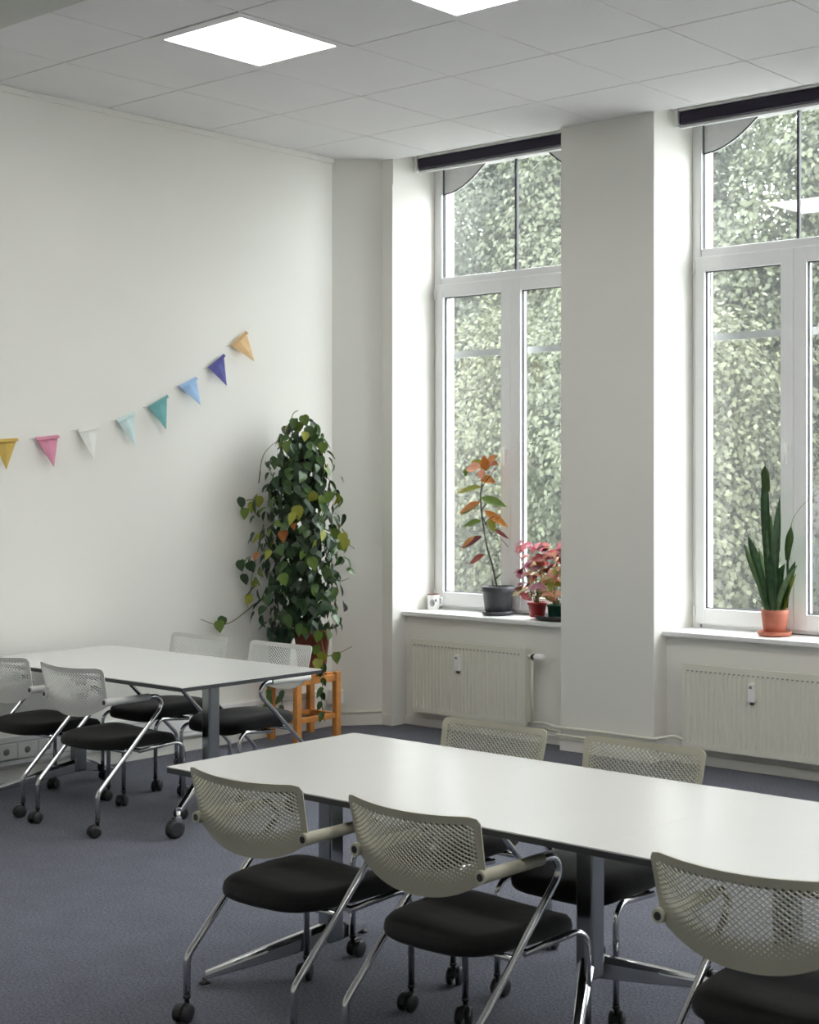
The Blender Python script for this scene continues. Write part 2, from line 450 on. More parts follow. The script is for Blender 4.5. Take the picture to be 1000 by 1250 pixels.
# ------------------------------------------------------------------ windows
def make_window(i, a, b):
    W = thing('window_%d' % (i + 1), ((a + b) / 2, YF, ZS), None, None, None, 'structure')
    c = (a + b) / 2 - 0.015
    ZT, ZB = 3.165, ZS
    top = 4.0
    fr = MB()
    fr.box(a, a + 0.068, YF, YF + 0.075, ZB, top).box(b - 0.068, b, YF, YF + 0.075, ZB, top)
    fr.box(a + 0.068, b - 0.068, YF, YF + 0.075, top - 0.06, top)
    fr.box(a + 0.068, b - 0.068, YF, YF + 0.075, ZB, ZB + 0.05)
    fr.box(a + 0.068, b - 0.068, YF, YF + 0.075, 3.06, ZT)
    fr.build('frame', M['frame'], W, bevel=0.006)
    # fixed top light
    MB().box(a + 0.06, b - 0.06, YF + 0.045, YF + 0.051, ZT - 0.005, top - 0.05).build('pane', M['glass'], W)
    MB().box(c - 0.008, c + 0.008, YF + 0.036, YF + 0.06, ZT, top - 0.06).build('glazing_bar', M['seal'], W)
    s = MB()
    for e in (a + 0.068, b - 0.068):
        s.box(e - 0.004 if e > c else e, e if e > c else e + 0.004, YF + 0.02, YF + 0.045, ZT, top - 0.06)
    s.build('seal', M['seal'], W)
    # curved spandrels of the arched opening
    for sg, e in ((1, a + 0.066), (-1, b - 0.066)):
        poly = [(e, 3.985), (e, 3.765)]
        for k in range(9):
            t = k / 8
            poly.append((e + sg * (0.02 + 0.43 * t), 3.765 + 0.22 * t ** 1.8))
        if sg < 0: poly = poly[::-1]
        sp = MB().prism_y(poly, YF + 0.028, YF + 0.042).build('spandrel_panel', M['spandrel'], W)
        edge = [Vector((p[0], YF + 0.026, p[1])) for p in (poly if sg > 0 else poly[::-1])]
        MB().tube(edge[1:], 0.005, 5).build('spandrel_edge', M['seal'], sp)
        MB().tube(edge[:2], 0.005, 5).build('spandrel_edge', M['seal'], sp)
    # two opening sashes
    for sd, (x0, x1) in enumerate(((a + 0.03, c - 0.001), (c + 0.001, b - 0.03))):
        z0, z1 = ZB + 0.028, ZT - 0.055
        y0, y1 = YF - 0.018, YF + 0.05
        fl = 0.072 if sd == 0 else 0.088
        fr_ = 0.088 if sd == 0 else 0.072
        S = MB().box(x0, x0 + fl, y0, y1, z0, z1).box(x1 - fr_, x1, y0, y1, z0, z1).box(x0 + fl, x1 - fr_, y0, y1, z0, z0 + 0.095).box(x0 + fl, x1 - fr_, y0, y1, z1 - 0.09, z1).build('sash', M['frame'], W, bevel=0.006)
        gx0, gx1, gz0, gz1 = x0 + fl, x1 - fr_, z0 + 0.095, z1 - 0.09
        MB().box(gx0 - 0.005, gx1 + 0.005, YF + 0.018, YF + 0.024, gz0 - 0.005, gz1 + 0.005).build('pane', M['glass'], S)
        sl = MB().box(gx0, gx0 + 0.006, YF + 0.002, YF + 0.018, gz0, gz1).box(gx1 - 0.006, gx1, YF + 0.002, YF + 0.018, gz0, gz1)
        sl.box(gx0, gx1, YF + 0.002, YF + 0.018, gz1 - 0.006, gz1).box(gx0, gx1, YF + 0.002, YF + 0.018, gz0, gz0 + 0.006)
        sl.build('seal', M['seal'], S)
        if sd == 0:
            hx = x1 - 0.03
            MB().box(hx - 0.013, hx + 0.013, y0 - 0.008, y0, 1.87, 1.95).tube([(hx, y0 - 0.005, 1.93), (hx, y0 - 0.04, 1.93)], 0.009, 8).tube([(hx, y0 - 0.04, 1.94), (hx, y0 - 0.042, 1.82)], 0.009, 8).build('handle', M['white'], S)
        hz = MB()
        hxx = x0 if sd == 0 else x1
        for z in (z1 - 0.10, z0 + 0.04):
            hz.tube([(hxx, y0 - 0.006, z), (hxx, y0 - 0.006, z + 0.07)], 0.008, 8)
        hz.build('hinge', M['white'], S)
    # inner sill, outer reveal, outer bar
    MB().box(a + 0.001, b - 0.001, 7.475, YF + 0.01, ZS - 0.03, ZS).build('sill', M['sill'], W, bevel=0.005)
    MB().box(a, a + 0.07, YF + 0.078, YO - 0.002, ZS - 0.05, 4.0).build('outer_reveal', M['extwall'], W)
    MB().box(b - 0.07, b, YF + 0.078, YO - 0.002, ZS - 0.05, 4.0).build('outer_reveal', M['extwall'], W)
    MB().box(a + 0.07, b - 0.07, YF + 0.078, YO + 0.06, ZS - 0.04, ZS - 0.01).build('outer_sill', M['alu'], W)
    MB().box(a + 0.06, b - 0.06, YO + 0.002, YO + 0.02, 2.60, 2.645).build('outer_bar', M['outbar'], W)
    return W
for i, (a, b) in enumerate(WIN): make_window(i, a, b)

BL = ['dark roller blind rolled up above the window behind the orange-leaved sapling', 'dark roller blind rolled up above the window behind the snake plant']
for i, (a, b) in enumerate(WIN):
    lab = BL[i] if i < 2 else 'dark roller blind rolled up above a further window of the wall'
    R = thing('roller_blind', ((a + b) / 2, 7.60, 3.90), lab, 'blind', 'rolled-up blinds over the windows')
    MB().box(a + 0.055, b - 0.03, 7.575, 7.64, 3.905, 3.985).build('blind_roll', M['blind'], R, bevel=0.012)
    MB().box(a + 0.05, b - 0.03, 7.57, 7.645, 3.985, 3.999).build('cassette', M['alu'], R, bevel=0.003)
    MB().box(a + 0.05, b - 0.03, 7.60, 7.62, 3.885, 3.905).build('bottom_bar', M['frame'], R, bevel=0.003)
    for x in (a + 0.035, b - 0.028):
        MB().box(x, x + 0.014, 7.565, 7.65, 3.89, 4.0).build('bracket', M['alu'], R, bevel=0.002)

# ------------------------------------------------------------------ radiators
def radiator(x0, x1, label, valve):
    yf, yb, z0, z1 = 7.415, 7.49, 0.115, 0.615
    R = thing('radiator', ((x0 + x1) / 2, yb, z0), label, 'radiator', 'panel radiators under the windows')
    b = MB()
    # front panel with real vertical ribs
    xs = [(x0, 0), (x0 + 0.02, 0)]
    x = x0 + 0.02
    while x < x1 - 0.05:
        xs += [(x + 0.002, 0.0), (x + 0.006, 0.005), (x + 0.012, 0.005), (x + 0.016, 0.0), (x + 0.031, 0.0)]
        x += 0.033
    xs += [(x1, 0)]
    rows = [(z0, 0), (z0 + 0.03, 0), (z0 + 0.045, 1), (z1 - 0.055, 1), (z1 - 0.04, 0), (z1, 0)]
    vs_, fs = [], []
    n = len(xs)
    for z, k in rows:
        for xx, d in xs: vs_.append((xx, yf + d * k, z))
    for r in range(len(rows) - 1):
        for k in range(n - 1):
            fs.append((r * n + k, r * n + k + 1, (r + 1) * n + k + 1, (r + 1) * n + k))
    b.add(vs_, fs)
    b.box(x0, x1, yf + 0.006, yf + 0.022, z0, z1)
    b.build('front_panel', M['rad'], R)
    MB().box(x0 + 0.01, x1 - 0.01, yb - 0.018, yb, z0 + 0.01, z1 - 0.01).build('rear_panel', M['rad'], R)
    d = MB()
    x = x0 + 0.033
    while x < x1 - 0.04:
        d.box(x - 0.001, x + 0.014, yf - 0.0012, yf + 0.002, z1 - 0.040, z1 - 0.033); x += 0.033
    d.build('rib_top_shade', M['raddark'], R)  # dark dashes painted as the small shadows at the rib tops
    g = MB()
    x = x0 + 0.01
    while x < x1 - 0.02:
        g.box(x, x + 0.008, yf + 0.022, yb - 0.018, z1 - 0.012, z1 - 0.004); x += 0.02
    g.box(x0, x1, yf + 0.004, yf + 0.022, z1 - 0.004, z1 + 0.003).build('top_grille', M['rad'], R)
    for x in (x0, x1 - 0.004):
        MB().box(x, x + 0.004, yf + 0.022, yb - 0.018, z0 + 0.02, z1 - 0.004).build('side_panel', M['rad'], R)
    mx = x0 + 0.46 if valve else x0 + 0.50
    hm = MB().box(mx - 0.02, mx + 0.02, yf - 0.028, yf, z1 - 0.185, z1 - 0.075).build('heat_meter', M['white'], R, bevel=0.006)
    MB().box(mx - 0.010, mx + 0.010, yf - 0.0295, yf - 0.027, z1 - 0.105, z1 - 0.09).build('meter_display', M['raddark'], hm)
    MB().box(mx - 0.008, mx + 0.008, yf - 0.020, yf - 0.001, z1 - 0.20, z1 - 0.185).build('meter_clip', M['rubber'], hm)
    MB().tube([(x0 - 0.012, 7.45, z0 + 0.03), (x0 + 0.002, 7.45, z0 + 0.03)], 0.011, 8).build('plug', M['rubber'], R)
    if valve:
        v = MB().tube([(x1 - 0.002, 7.45, z1 - 0.05), (x1 + 0.03, 7.45, z1 - 0.05)], 0.012, 10).tube(fillet([(x1 + 0.03, 7.45, z1 - 0.03), (x1 + 0.03, 7.45, z1 - 0.30), (x1 + 0.035, 7.455, z0 + 0.02)], 0.05), 0.010, 8)
        v.build('feed_pipe', M['rad'], R)
        vb = MB().lathe([(0.016, 0), (0.02, 0.01), (0.02, 0.025), (0.014, 0.03)], (x1 + 0.028, 7.45, z1 - 0.05), 12, 'x').build('valve_body', M['rubber'], R)
        MB().lathe([(0.017, 0), (0.023, 0.012), (0.024, 0.055), (0.019, 0.075), (0.006, 0.078)], (x1 + 0.055, 7.45, z1 - 0.05), 16, 'x').build('thermostat_knob', M['white'], vb)
    else:
        MB().tube([(x0 + 0.03, 7.45, z0 + 0.002), (x0 + 0.03, 7.45, z0 - 0.01)], 0.010, 8).build('drain', M['rad'], R)
    for x in (x0 + 0.12, x1 - 0.12):
        MB().box(x - 0.012, x + 0.012, yb - 0.001, YN - 0.001, 0.2, 0.5).build('wall_bracket', M['rad'], R)
    return R
radiator(-7.485, -6.435, 'cream panel radiator with thermostat knob under the sapling on the sill', True)
radiator(-5.185, -4.06, 'cream ribbed panel radiator under the snake plant on the sill', False)
p1 = smooth_path([(-6.40, 7.455, 0.135), (-6.30, 7.44, 0.145), (-6.20, 7.40, 0.145), (-6.12, 7.368, 0.145), (-5.8, 7.365, 0.15), (-5.40, 7.365, 0.15), (-5.34, 7.385, 0.155), (-5.27, 7.45, 0.165), (-5.20, 7.462, 0.145), (-5.185, 7.462, 0.145)])
tag(MB().tube(p1, 0.010, 8).build('heating_pipe', M['rad'], loc=(-5.8, 7.365, 0.14)), 'thin cream heating pipe bending around the pier between both radiators', 'pipe')
p2 = fillet([(-6.41, 7.462, 0.10), (-6.16, 7.462, 0.10), (-6.125, 7.36, 0.10), (-5.72, 7.36, 0.10), (-5.72, 7.40, 0.10)], 0.03)
tag(MB().tube(p2, 0.008, 8).build('heating_pipe', M['rad'], loc=(-6.1, 7.36, 0.10)), 'lower short cream heating pipe along the foot of the pier', 'pipe')
k = 0.7071
tag(MB().tube([(XL + 0.03, CH[0][1] - 0.001, 0.095), (CH[1][0] + 0.006, YW - 0.012, 0.095)], 0.009, 8).build('corner_pipe', M['rad'], loc=(-7.85, 7.26, 0.09)), 'thin cream pipe running above the baseboard of the angled corner', 'pipe')

# cable channel with sockets on the left wall
D = thing('cable_channel', (XL, 5.2, 0.10), 'white cable channel with sockets along the wall behind the long table', 'cable channel')
MB().box(XL, XL + 0.05, YR + 0.2, 7.02, 0.10, 0.265).build('channel', M['frame'], D, bevel=0.006)
MB().box(XL + 0.05, XL + 0.053, YR + 0.2, 7.02, 0.228, 0.232).build('cover_seam', M['grid'], D)
MB().box(XL + 0.05, XL + 0.053, YR + 0.2, 7.02, 0.128, 0.132).build('cover_seam', M['grid'], D)
for yy in (4.26, 4.39, 4.52, 4.655, 4.785, 4.915):
    s = MB().box(XL + 0.049, XL + 0.058, yy - 0.060, yy + 0.060, 0.137, 0.223).build('socket', M['white'], D, bevel=0.003)
    MB().lathe([(0.020, 0), (0.018, 0.003), (0.001, 0.0035)], (XL + 0.056, yy, 0.18), 14, 'x').build('socket_well', M['raddark'], s)
tag(MB().box(-7.93, -7.86, 7.05, 7.145, 0.165, 0.265).build('socket_box', M['white'], bevel=0.008, loc=(-7.9, 7.1, 0.165)), 'small white socket box low in the angled corner beside the wooden stand', 'socket')

# ================================================================== CHAIRS
def make_chair():
    root = thing('conference_chair', (0, 0, 0), 'chair', 'chair', 'perforated-back conference chairs')
    # seat cushion
    m = MB()
    def outline(t, sc):
        a = 2 * PI * t
        ex = 0.42
        cx_, sy = math.cos(a), math.sin(a)
        x = math.copysign(abs(cx_) ** ex, cx_) * 0.238
        y = math.copysign(abs(sy) ** ex, sy) * 0.222
        x *= 1 - 0.10 * max(0, -y / 0.222)
        y -= 0.03 * (1 - (x / 0.238) ** 2) * (1 if y < 0 else 0)
        return x * sc, y * sc + 0.055
    N = 40
    rings = [(0.80, 0.392), (0.94, 0.394), (0.99, 0.404), (1.0, 0.42), (0.985, 0.438), (0.94, 0.450), (0.82, 0.456), (0.55, 0.452), (0.25, 0.449)]
    vs_ = []
    for sc, z in rings:
        for i in range(N):
            x, y = outline(i / N, sc)
            drop = 0.035 * max(0, (y - 0.13) / 0.15) ** 2 * (1 if z > 0.4 else 0.6)
            vs_.append((x, y, z - drop - 0.006 * math.sin(7 * x + 3 * y) * (sc < 0.9 and z > 0.42)))
    fs = [(r * N + i, r * N + (i + 1) % N, (r + 1) * N + (i + 1) % N, (r + 1) * N + i) for r in range(len(rings) - 1) for i in range(N)]
    fs += [tuple(range(N))[::-1], tuple(range((len(rings) - 1) * N, len(rings) * N))]
    m.add(vs_, fs, True)
    m.build('seat', M['seat'], root)
    # perforated backrest
    NU, NV = 50, 26
    ztop = lambda a: 0.803 + 0.010 * a * a
    zbot = lambda a: 0.556 + 0.072 * abs(a) ** 2.4
    def S(a, z):
        t = (z - 0.556) / 0.25
        wv = 0.252 + 0.015 * t
        yc = -0.212 - 0.052 * t
        return (a * wv, yc + 0.046 * a * a, z)
    V, Fc, idx = [], [], {}
    def P(i, j):
        if (i, j) not in idx:
            a = -0.945 + 1.89 * i / NU
            z = (ztop(a) - 0.020) + ((zbot(a) + 0.020) - (ztop(a) - 0.020)) * j / NV
            idx[(i, j)] = len(V); V.append(S(a, z))
        return idx[(i, j)]
    for i in range(NU + 1):
        for j in range(NV + 1):
            if (i + j) % 2 == 0: continue
            cs = [(i + 1, j), (i, j + 1), (i - 1, j), (i, j - 1)]
            ins = [q for q in cs if 0 <= q[0] <= NU and 0 <= q[1] <= NV]
            if len(ins) < 4:
                Fc.append([P(*q) for q in ins]); continue
            out = [P(*q) for q in cs]
            t = j / NV
            sc = 0.80 * (1 if t < 0.62 else max(0, 1 - (t - 0.62) / 0.36))
            if i < 3 or i > NU - 3: sc *= 0.8
            if sc < 0.16: Fc.append(out); continue
            cen = sum((Vector(V[k]) for k in out), Vector()) / 4
            o = len(V)
            for k in out: V.append(tuple(cen + (Vector(V[k]) - cen) * sc))
            for k in range(4): Fc.append([out[k], out[(k + 1) % 4], o + (k + 1) % 4, o + k])
    # plain rim
    def edge(a, z): V.append(S(a, z)); return len(V) - 1
    A = lambda i: -0.945 + 1.89 * i / NU
    top = [edge(A(i) * (1 if 0 < i < NU else 1.02), ztop(A(i)) - (0.006 if i in (0, NU) else 0)) for i in range(0, NU + 1, 2)]
    bot = [edge(A(i), zbot(A(i))) for i in range(0, NU + 1, 2)]
    for k in range(NU // 2):
        Fc.append([P(2 * k, 0), P(2 * k + 2, 0), top[k + 1], top[k]])
        Fc.append([P(2 * k + 2, NV), P(2 * k, NV), bot[k], bot[k + 1]])
    for sgn, i in ((-1, 0), (1, NU)):
        col = []
        for j in range(0, NV + 1, 2):
            z = V[P(i, j)][2]
            col.append(edge(sgn * 1.0, z))
        for k in range(NV // 2):
            f = [P(i, 2 * k), P(i, 2 * k + 2), col[k + 1], col[k]]
            Fc.append(f if sgn > 0 else f[::-1])
        e = 0 if sgn < 0 else -1
        Fc.append([P(i, 0), col[0], top[e]]); Fc.append([P(i, NV), col[-1], bot[e]])
    me = bpy.data.meshes.new('backrest')
    me.from_pydata(V, [], [f for f in Fc if len(set(f)) > 2])
    bm = bmesh.new(); bm.from_mesh(me)
    bmesh.ops.remove_doubles(bm, verts=bm.verts, dist=1e-6)
    bmesh.ops.recalc_face_normals(bm, faces=bm.faces)
    bmesh.ops.solidify(bm, geom=bm.faces[:], thickness=0.004)
    bmesh.ops.recalc_face_normals(bm, faces=bm.faces)
    bm.to_mesh(me); bm.free()
    me.materials.append(M['plastic'])
    obj('backrest', me, root)
    # tubular side frames, armrests, front legs
    caster_me = None
    for s in (-1, 1):
        x = s * 0.253
        path = fillet([(x, -0.238, 0.078), (x, -0.238, 0.205), (x, 0.188, 0.643), (x, -0.19, 0.643)], [0.05, 0.045], 7)
        MB().tube(path, 0.0115, 10).build('side_frame', M['chrome'], root)
        ar = MB().lathe([(0.0165, 0.055), (0.0175, 0.05), (0.0185, -0.1), (0.0195, -0.196), (0.0185, -0.204)], (x, 0, 0.643), 16, 'y').build('armrest', M['plastic'], root)
        MB().lathe([(0.0115, -0.2035), (0.0110, -0.2052)], (x, 0, 0.643), 14, 'y').build('end_cap', M['rubber'], ar)
        lp = fillet([(s * 0.252, 0.262, 0.078), (s * 0.252, 0.262, 0.40), (s * 0.215, 0.02, 0.372)], 0.055, 7)
        MB().tube(lp, 0.0105, 10).build('front_leg', M['chrome'], root)
    MB().tube([(-0.253, -0.056, 0.392 - 0.01), (0.253, -0.056, 0.392 - 0.01)], 0.0105, 8).build('cross_bar', M['chrome'], root)
    MB().tube([(-0.215, 0.03, 0.374), (0.215, 0.03, 0.374)], 0.0105, 8).build('cross_bar', M['chrome'], root)
    # twin-wheel casters
    for (x, y, ang) in ((-0.253, -0.238, 0.25), (0.253, -0.238, -0.3), (-0.252, 0.262, 0.5), (0.252, 0.262, 0.1)):
        cst = thing('caster', (x, y, 0), None, None); cst.parent = root; ORG[cst.name] = (0, 0, 0)
        cst.rotation_euler = (0, 0, ang)
        MB().lathe([(0.008, 0.045), (0.008, 0.07), (0.013, 0.072), (0.013, 0.082)], seg=10).add([], []).build('caster_stem', M['rubber'], cst)
        hood = MB()
        n = 10
        hp = [(-0.018 + 0.033 * math.cos(PI * q / n), 0.030 + 0.033 * math.sin(PI * q / n)) for q in range(n + 1)]
        vs2 = [(-0.008, y_, z_) for y_, z_ in hp] + [(0.008, y_, z_) for y_, z_ in hp]
        m1 = n + 1
        hood.add(vs2, [tuple(range(m1)), tuple(range(m1, 2 * m1))[::-1]] + [(q, m1 + q, m1 + (q + 1) % m1, (q + 1) % m1) for q in range(m1)])
        hood.build('caster_hood', M['rubber'], cst)
        for sx in (-1, 1):
            MB().lathe([(0.024, sx * 0.0085), (0.030, sx * 0.011), (0.030, sx * 0.022), (0.022, sx * 0.026), (0.008, sx * 0.027)][::sx], (0, -0.018, 0.030), 18, 'x').build('wheel', M['rubber'], cst)
    return root
CHAIRS = [
    (-3.768, 3.225, 0.0, ''),
    (-3.045, 3.240, 0.0, ''), (-1.950, 3.245, 0.0, ''), (-3.815, 4.000, PI, ''), (-3.118, 4.005, PI, ''),
    (-7.345, 4.500, 0.0, ''), (-6.660, 4.475, 0.0, ''), (-7.325, 5.310, PI, ''), (-6.605, 5.315, PI, ''),
]
LAB = [
    'beige perforated-back chair with its back to the room, closest to the wall table',
    'beige perforated-back chair with its back to the room, between two matching chairs',
    'beige perforated-back chair with its back to the room, beyond the seam of the joined tables',
    'beige perforated-back chair facing the room in front of the thermostat radiator',
    'beige perforated-back chair facing the room in front of the pier between the windows',
    'light grey chair with its back to the room, beside the wall sockets',
    'light grey chair with its back to the room, at the free table end',
    'light grey chair facing the room, tucked between wall table and pennant wall',
    'light grey chair facing the room, right beside the wooden plant stand',
]
proto = make_chair()
for i, (x, y, rz, _) in enumerate(CHAIRS):
    o = proto if i == 0 else copy_tree(proto)
    o.location = (x, y, 0); o.rotation_euler = (0, 0, rz + random.Random(i).uniform(-0.02, 0.02))
    o['label'] = LAB[i]
    o['group'] = 'chairs at the near tables' if i < 5 else 'chairs at the wall table'
    if i >= 5:
        for ch in o.children:
            if ch.name.split('.')[0] in ('backrest', 'armrest'):
                ch.material_slots[0].link = 'OBJECT'; ch.material_slots[0].material = M['plasticw']

# ================================================================== TABLES
def make_table():
    L, Wd, H = 1.87, 0.865, 0.74
    root = thing('meeting_table', (0, 0, 0), 'table', 'table', 'white meeting tables')
    def rounded(hx, hy, r):
        pts = []
        for cx_, cy_, a0 in ((hx - r, hy - r, 0), (-hx + r, hy - r, 90), (-hx + r, -hy + r, 180), (hx - r, -hy + r, 270)):
            for q in range(4):
                a = math.radians(a0 + 30 * q); pts.append((cx_ + r * math.cos(a), cy_ + r * math.sin(a)))
        return pts
    MB().prism(rounded(L / 2, Wd / 2, 0.003), H - 0.004, H).build('tabletop', M['table'], root)
    MB().prism(rounded(L / 2, Wd / 2, 0.003), H - 0.022, H - 0.004).build('edge_band', M['edge'], root)
    MB().box(-0.56, 0.56, -0.03, 0.03, H - 0.075, H - 0.022).build('under_beam', M['edge'], root)
    for s in (-1, 1):
        x = s * 0.585
        up = 0.0 if s < 0 else 0.105          # the free end stands on big casters, the other on glides
        col = MB().box(x - 0.033, x + 0.033, -0.033, 0.033, 0.10 + up, H - 0.035).build('column', M['column'], root, bevel=0.010, bseg=3)
        MB().box(x - 0.12, x + 0.12, -0.30, 0.30, H - 0.036, H - 0.022).build('top_plate', M['edge'], col)
        for t in (-1, 1):
            h0 = Vector((x, t * 0.02, 0.135 + up)); tip = Vector((s * 0.815, t * 0.365, 0.028 + up))
            d = (tip - h0).normalized(); side = Vector((0, 0, 1)).cross(d).normalized()
            vs_ = []
            for p, hw, hh in ((h0, 0.026, 0.036), (h0.lerp(tip, 0.5), 0.021, 0.027), (tip, 0.015, 0.013)):
                for (u, z) in ((-1, -1), (1, -1), (1, 0.4), (0.55, 1), (-0.55, 1), (-1, 0.4)):
                    vs_.append(p + side * hw * u + Vector((0, 0, hh * z)))
            fs = [tuple(range(6))[::-1], tuple(range(12, 18))] + [(r * 6 + q, r * 6 + (q + 1) % 6, (r + 1) * 6 + (q + 1) % 6, (r + 1) * 6 + q) for r in range(2) for q in range(6)]
            arm = MB().add(vs_, fs).build('foot_arm', M['chrome'], root, bevel=0.004)
            if s < 0:
                MB().lathe([(0.020, 0), (0.020, 0.006), (0.008, 0.008), (0.007, 0.022)], (tip.x, tip.y, 0), 14).build('glide', M['rubber'], arm)
            else:
                cs = MB().tube([(tip.x, tip.y, 0.085), (tip.x, tip.y, 0.128)], 0.010, 10).box(tip.x - 0.014, tip.x + 0.014, tip.y - 0.028, tip.y + 0.01, 0.085, 0.10)
                cs.build('caster_fork', M['chrome'], arm)
                MB().lathe([(0.030, -0.018), (0.046, -0.015), (0.046, 0.015), (0.030, 0.018)], (tip.x, tip.y - 0.02, 0.046), 22, 'x').build('caster_wheel', M['rubber'], arm)
    return root
tb = make_table()
tabs = [(-3.45, 3.605, 'long white meeting table with beige chairs on both long sides'),
        (-6.90, 4.835, 'long white meeting table by the wall with the pennants'),
        (-1.5795, 3.605, 'second white meeting table butted against the end of the beige-chair table')]
for i, (x, y, lab) in enumerate(tabs):
    o = tb if i == 0 else copy_tree(tb)
    o.location = (x, y, 0); o['label'] = lab

# ================================================================== PENNANTS
FL = [('mustard yellow', (0.60, 0.42, 0.10), (-9, 537), (21, 535), (8, 573)),
      ('pink', (0.72, 0.30, 0.42), (43, 534), (71, 531), (66, 570)),
      ('white', (0.86, 0.86, 0.82), (94, 524), (119, 520), (115, 562)),
      ('pale aqua', (0.68, 0.82, 0.82), (142, 512), (164, 502), (165, 544)),
      ('teal', (0.20, 0.48, 0.48), (181, 496), (204, 482), (203, 524)),
      ('sky blue', (0.42, 0.62, 0.88), (218, 471), (239, 460), (245, 494)),
      ('indigo', (0.15, 0.15, 0.44), (254, 448), (273, 432), (277, 471)),
      ('peach', (0.84, 0.60, 0.32), (281, 421), (300, 404), (311, 441))]
for i, (nm, colr, a, b, c) in enumerate(FL):
    m = mat('paper_' + nm.replace(' ', '_'), colr, 0.8, var=0.05, transl=0.15)
    A, B, C = px(*a, X=XL + 0.012), px(*b, X=XL + 0.022), px(*c, X=XL + 0.075)
    org = A.lerp(B, 0.5)
    T = thing('pennant', tuple(org), nm + ' paper pennant of the bunting on the left wall', 'pennant', 'bunting pennants on the wall')
    T['label'] = nm + ' triangular paper pennant hanging on the wall'
    n = (B - A).cross(C - A).normalized()
    if n.x < 0: n = -n
    mid = A.lerp(B, 0.5) + n * 0.006
    mm = C.lerp(mid, 0.45) + n * 0.003
    v = [A, mid, B, C.lerp(B, 0.5), C, C.lerp(A, 0.5), mm]
    v2 = [p - n * 0.0018 for p in v]
    f = [(0, 5, 6, 1), (1, 6, 3, 2), (5, 4, 6), (6, 4, 3)]
    fs = f + [tuple(q + 7 for q in reversed(t)) for t in f]
    rim = [0, 1, 2, 3, 4, 5]
    fs += [(rim[q], rim[(q + 1) % 6], rim[(q + 1) % 6] + 7, rim[q] + 7) for q in range(6)]
    MB().add(v + v2, fs).build('flag', m, T)
    # folded hem over the string
    d = (C - A.lerp(B, 0.5)).normalized() * 0.022
    h = [A + n * 0.003, B + n * 0.003, B + d + n * 0.014, A + d * 1.1 + n * 0.014]
    h2 = [p + n * 0.0015 for p in h]
    h[0] = A - n * 0.002; h[1] = B - n * 0.002
    MB().add(h2 + h, [(0, 1, 2, 3), (7, 6, 5, 4), (0, 4, 5, 1), (1, 5, 6, 2), (2, 6, 7, 3), (3, 7, 4, 0)]).build('hem', m, T)
    e = (B - A).normalized()
    bk = n * 0.006
    MB().tube([Vector((XL + 0.001, A.y - 0.03, A.z - 0.01)), A + bk * 0, B, Vector((XL + 0.001, B.y + 0.02, B.z + 0.012))], 0.0012, 5).build('string', M['white'], T)

# ================================================================== LEAVES
def leaf_mesh(name, m, L, W, fold=0.25, droop=0.25, heart=False, n=6):
    """leaf along +y from its stalk, folded along the midrib, tip drooping; thin but solid"""
    top = []
    for k in range(n + 1):
        t = k / n
        if heart: wv = W * (math.sin(PI * min(1, (t + 0.12) / 1.12) ** 0.75)) if t < 1 else 0
        else: wv = W * math.sin(PI * t ** 0.85)
        z = -droop * L * t * t
        top.append(((-wv / 2, t * L, z + fold * wv / 2), (0, t * L - (0.04 * L if heart and k == 0 else 0) * 0, z), (wv / 2, t * L, z + fold * wv / 2)))
    th = 0.0008
    v = [p for r in top for p in r] + [(p[0], p[1], p[2] - th) for r in top for p in r]
    f, o = [], 3 * (n + 1)
    for k in range(n):
        a = 3 * k
        f += [(a, a + 1, a + 4, a + 3), (a + 1, a + 2, a + 5, a + 4)]
    f += [tuple(i + o for i in reversed(q)) for q in f]
    me = bpy.data.meshes.new(name)
    me.from_pydata(v, [], f)
    me.polygons.foreach_set('use_smooth', [True] * len(f))
    me.materials.append(m); me.update()
    return me
def aim(o, y_axis, normal):
    y = Vector(y_axis).normalized()
    z = Vector(normal); z = (z - y * z.dot(y)).normalized()
    x = y.cross(z)
    o.rotation_euler = Matrix((x, y, z)).transposed().to_euler()
_lc = {}
def leaf(parent, p, tip, kind, width, normal, heart=False, droop=0.15, name='leaf', fold=0.25):
    p, tip = Vector(p), Vector(tip)
    L = round((tip - p).length, 2); Wd = round(width, 2)
    L, Wd = max(L, 0.02), max(Wd, 0.01)
    key = (kind, L, Wd, heart, round(droop, 1))
    if key not in _lc: _lc[key] = leaf_mesh('leaf', LEAFM[kind], L, Wd, fold, droop, heart)
    o = obj(name, _lc[key], parent)
    o.location = p - Vector(parent_org(parent))
    aim(o, tip - p, normal)
    return o
def pot(root, c, r0, r1, h, m, rim=True, soil=True, saucer=0.0):
    x, y, z = c
    zz = z
    if saucer:
        MB().lathe([(saucer * 0.82, 0), (saucer, 0.008), (saucer * 1.03, 0.028), (saucer * 0.97, 0.029), (saucer * 0.93, 0.012)], (x, y, z), 28).build('saucer', m, root)
        zz = z + 0.012
    pr = [(r0 * 0.95, 0), (r0, 0.004), (r1 * 0.97, h * 0.80)]
    if rim: pr += [(r1 * 1.05, h * 0.81), (r1 * 1.06, h * 0.99), (r1 * 1.03, h), (r1 * 0.94, h), (r1 * 0.90, h * 0.9)]
    else: pr += [(r1, h), (r1 * 0.93, h), (r1 * 0.9, h * 0.9)]
    p = MB().lathe(pr, (x, y, zz), 28).build('pot', m, root)
    if soil: MB().lathe([(r1 * 0.91, h * 0.86), (r1 * 0.9, h * 0.91), (r1 * 0.3, h * 0.93)], (x, y, zz), 20).build('soil', M['soil'], root)
    return zz + h

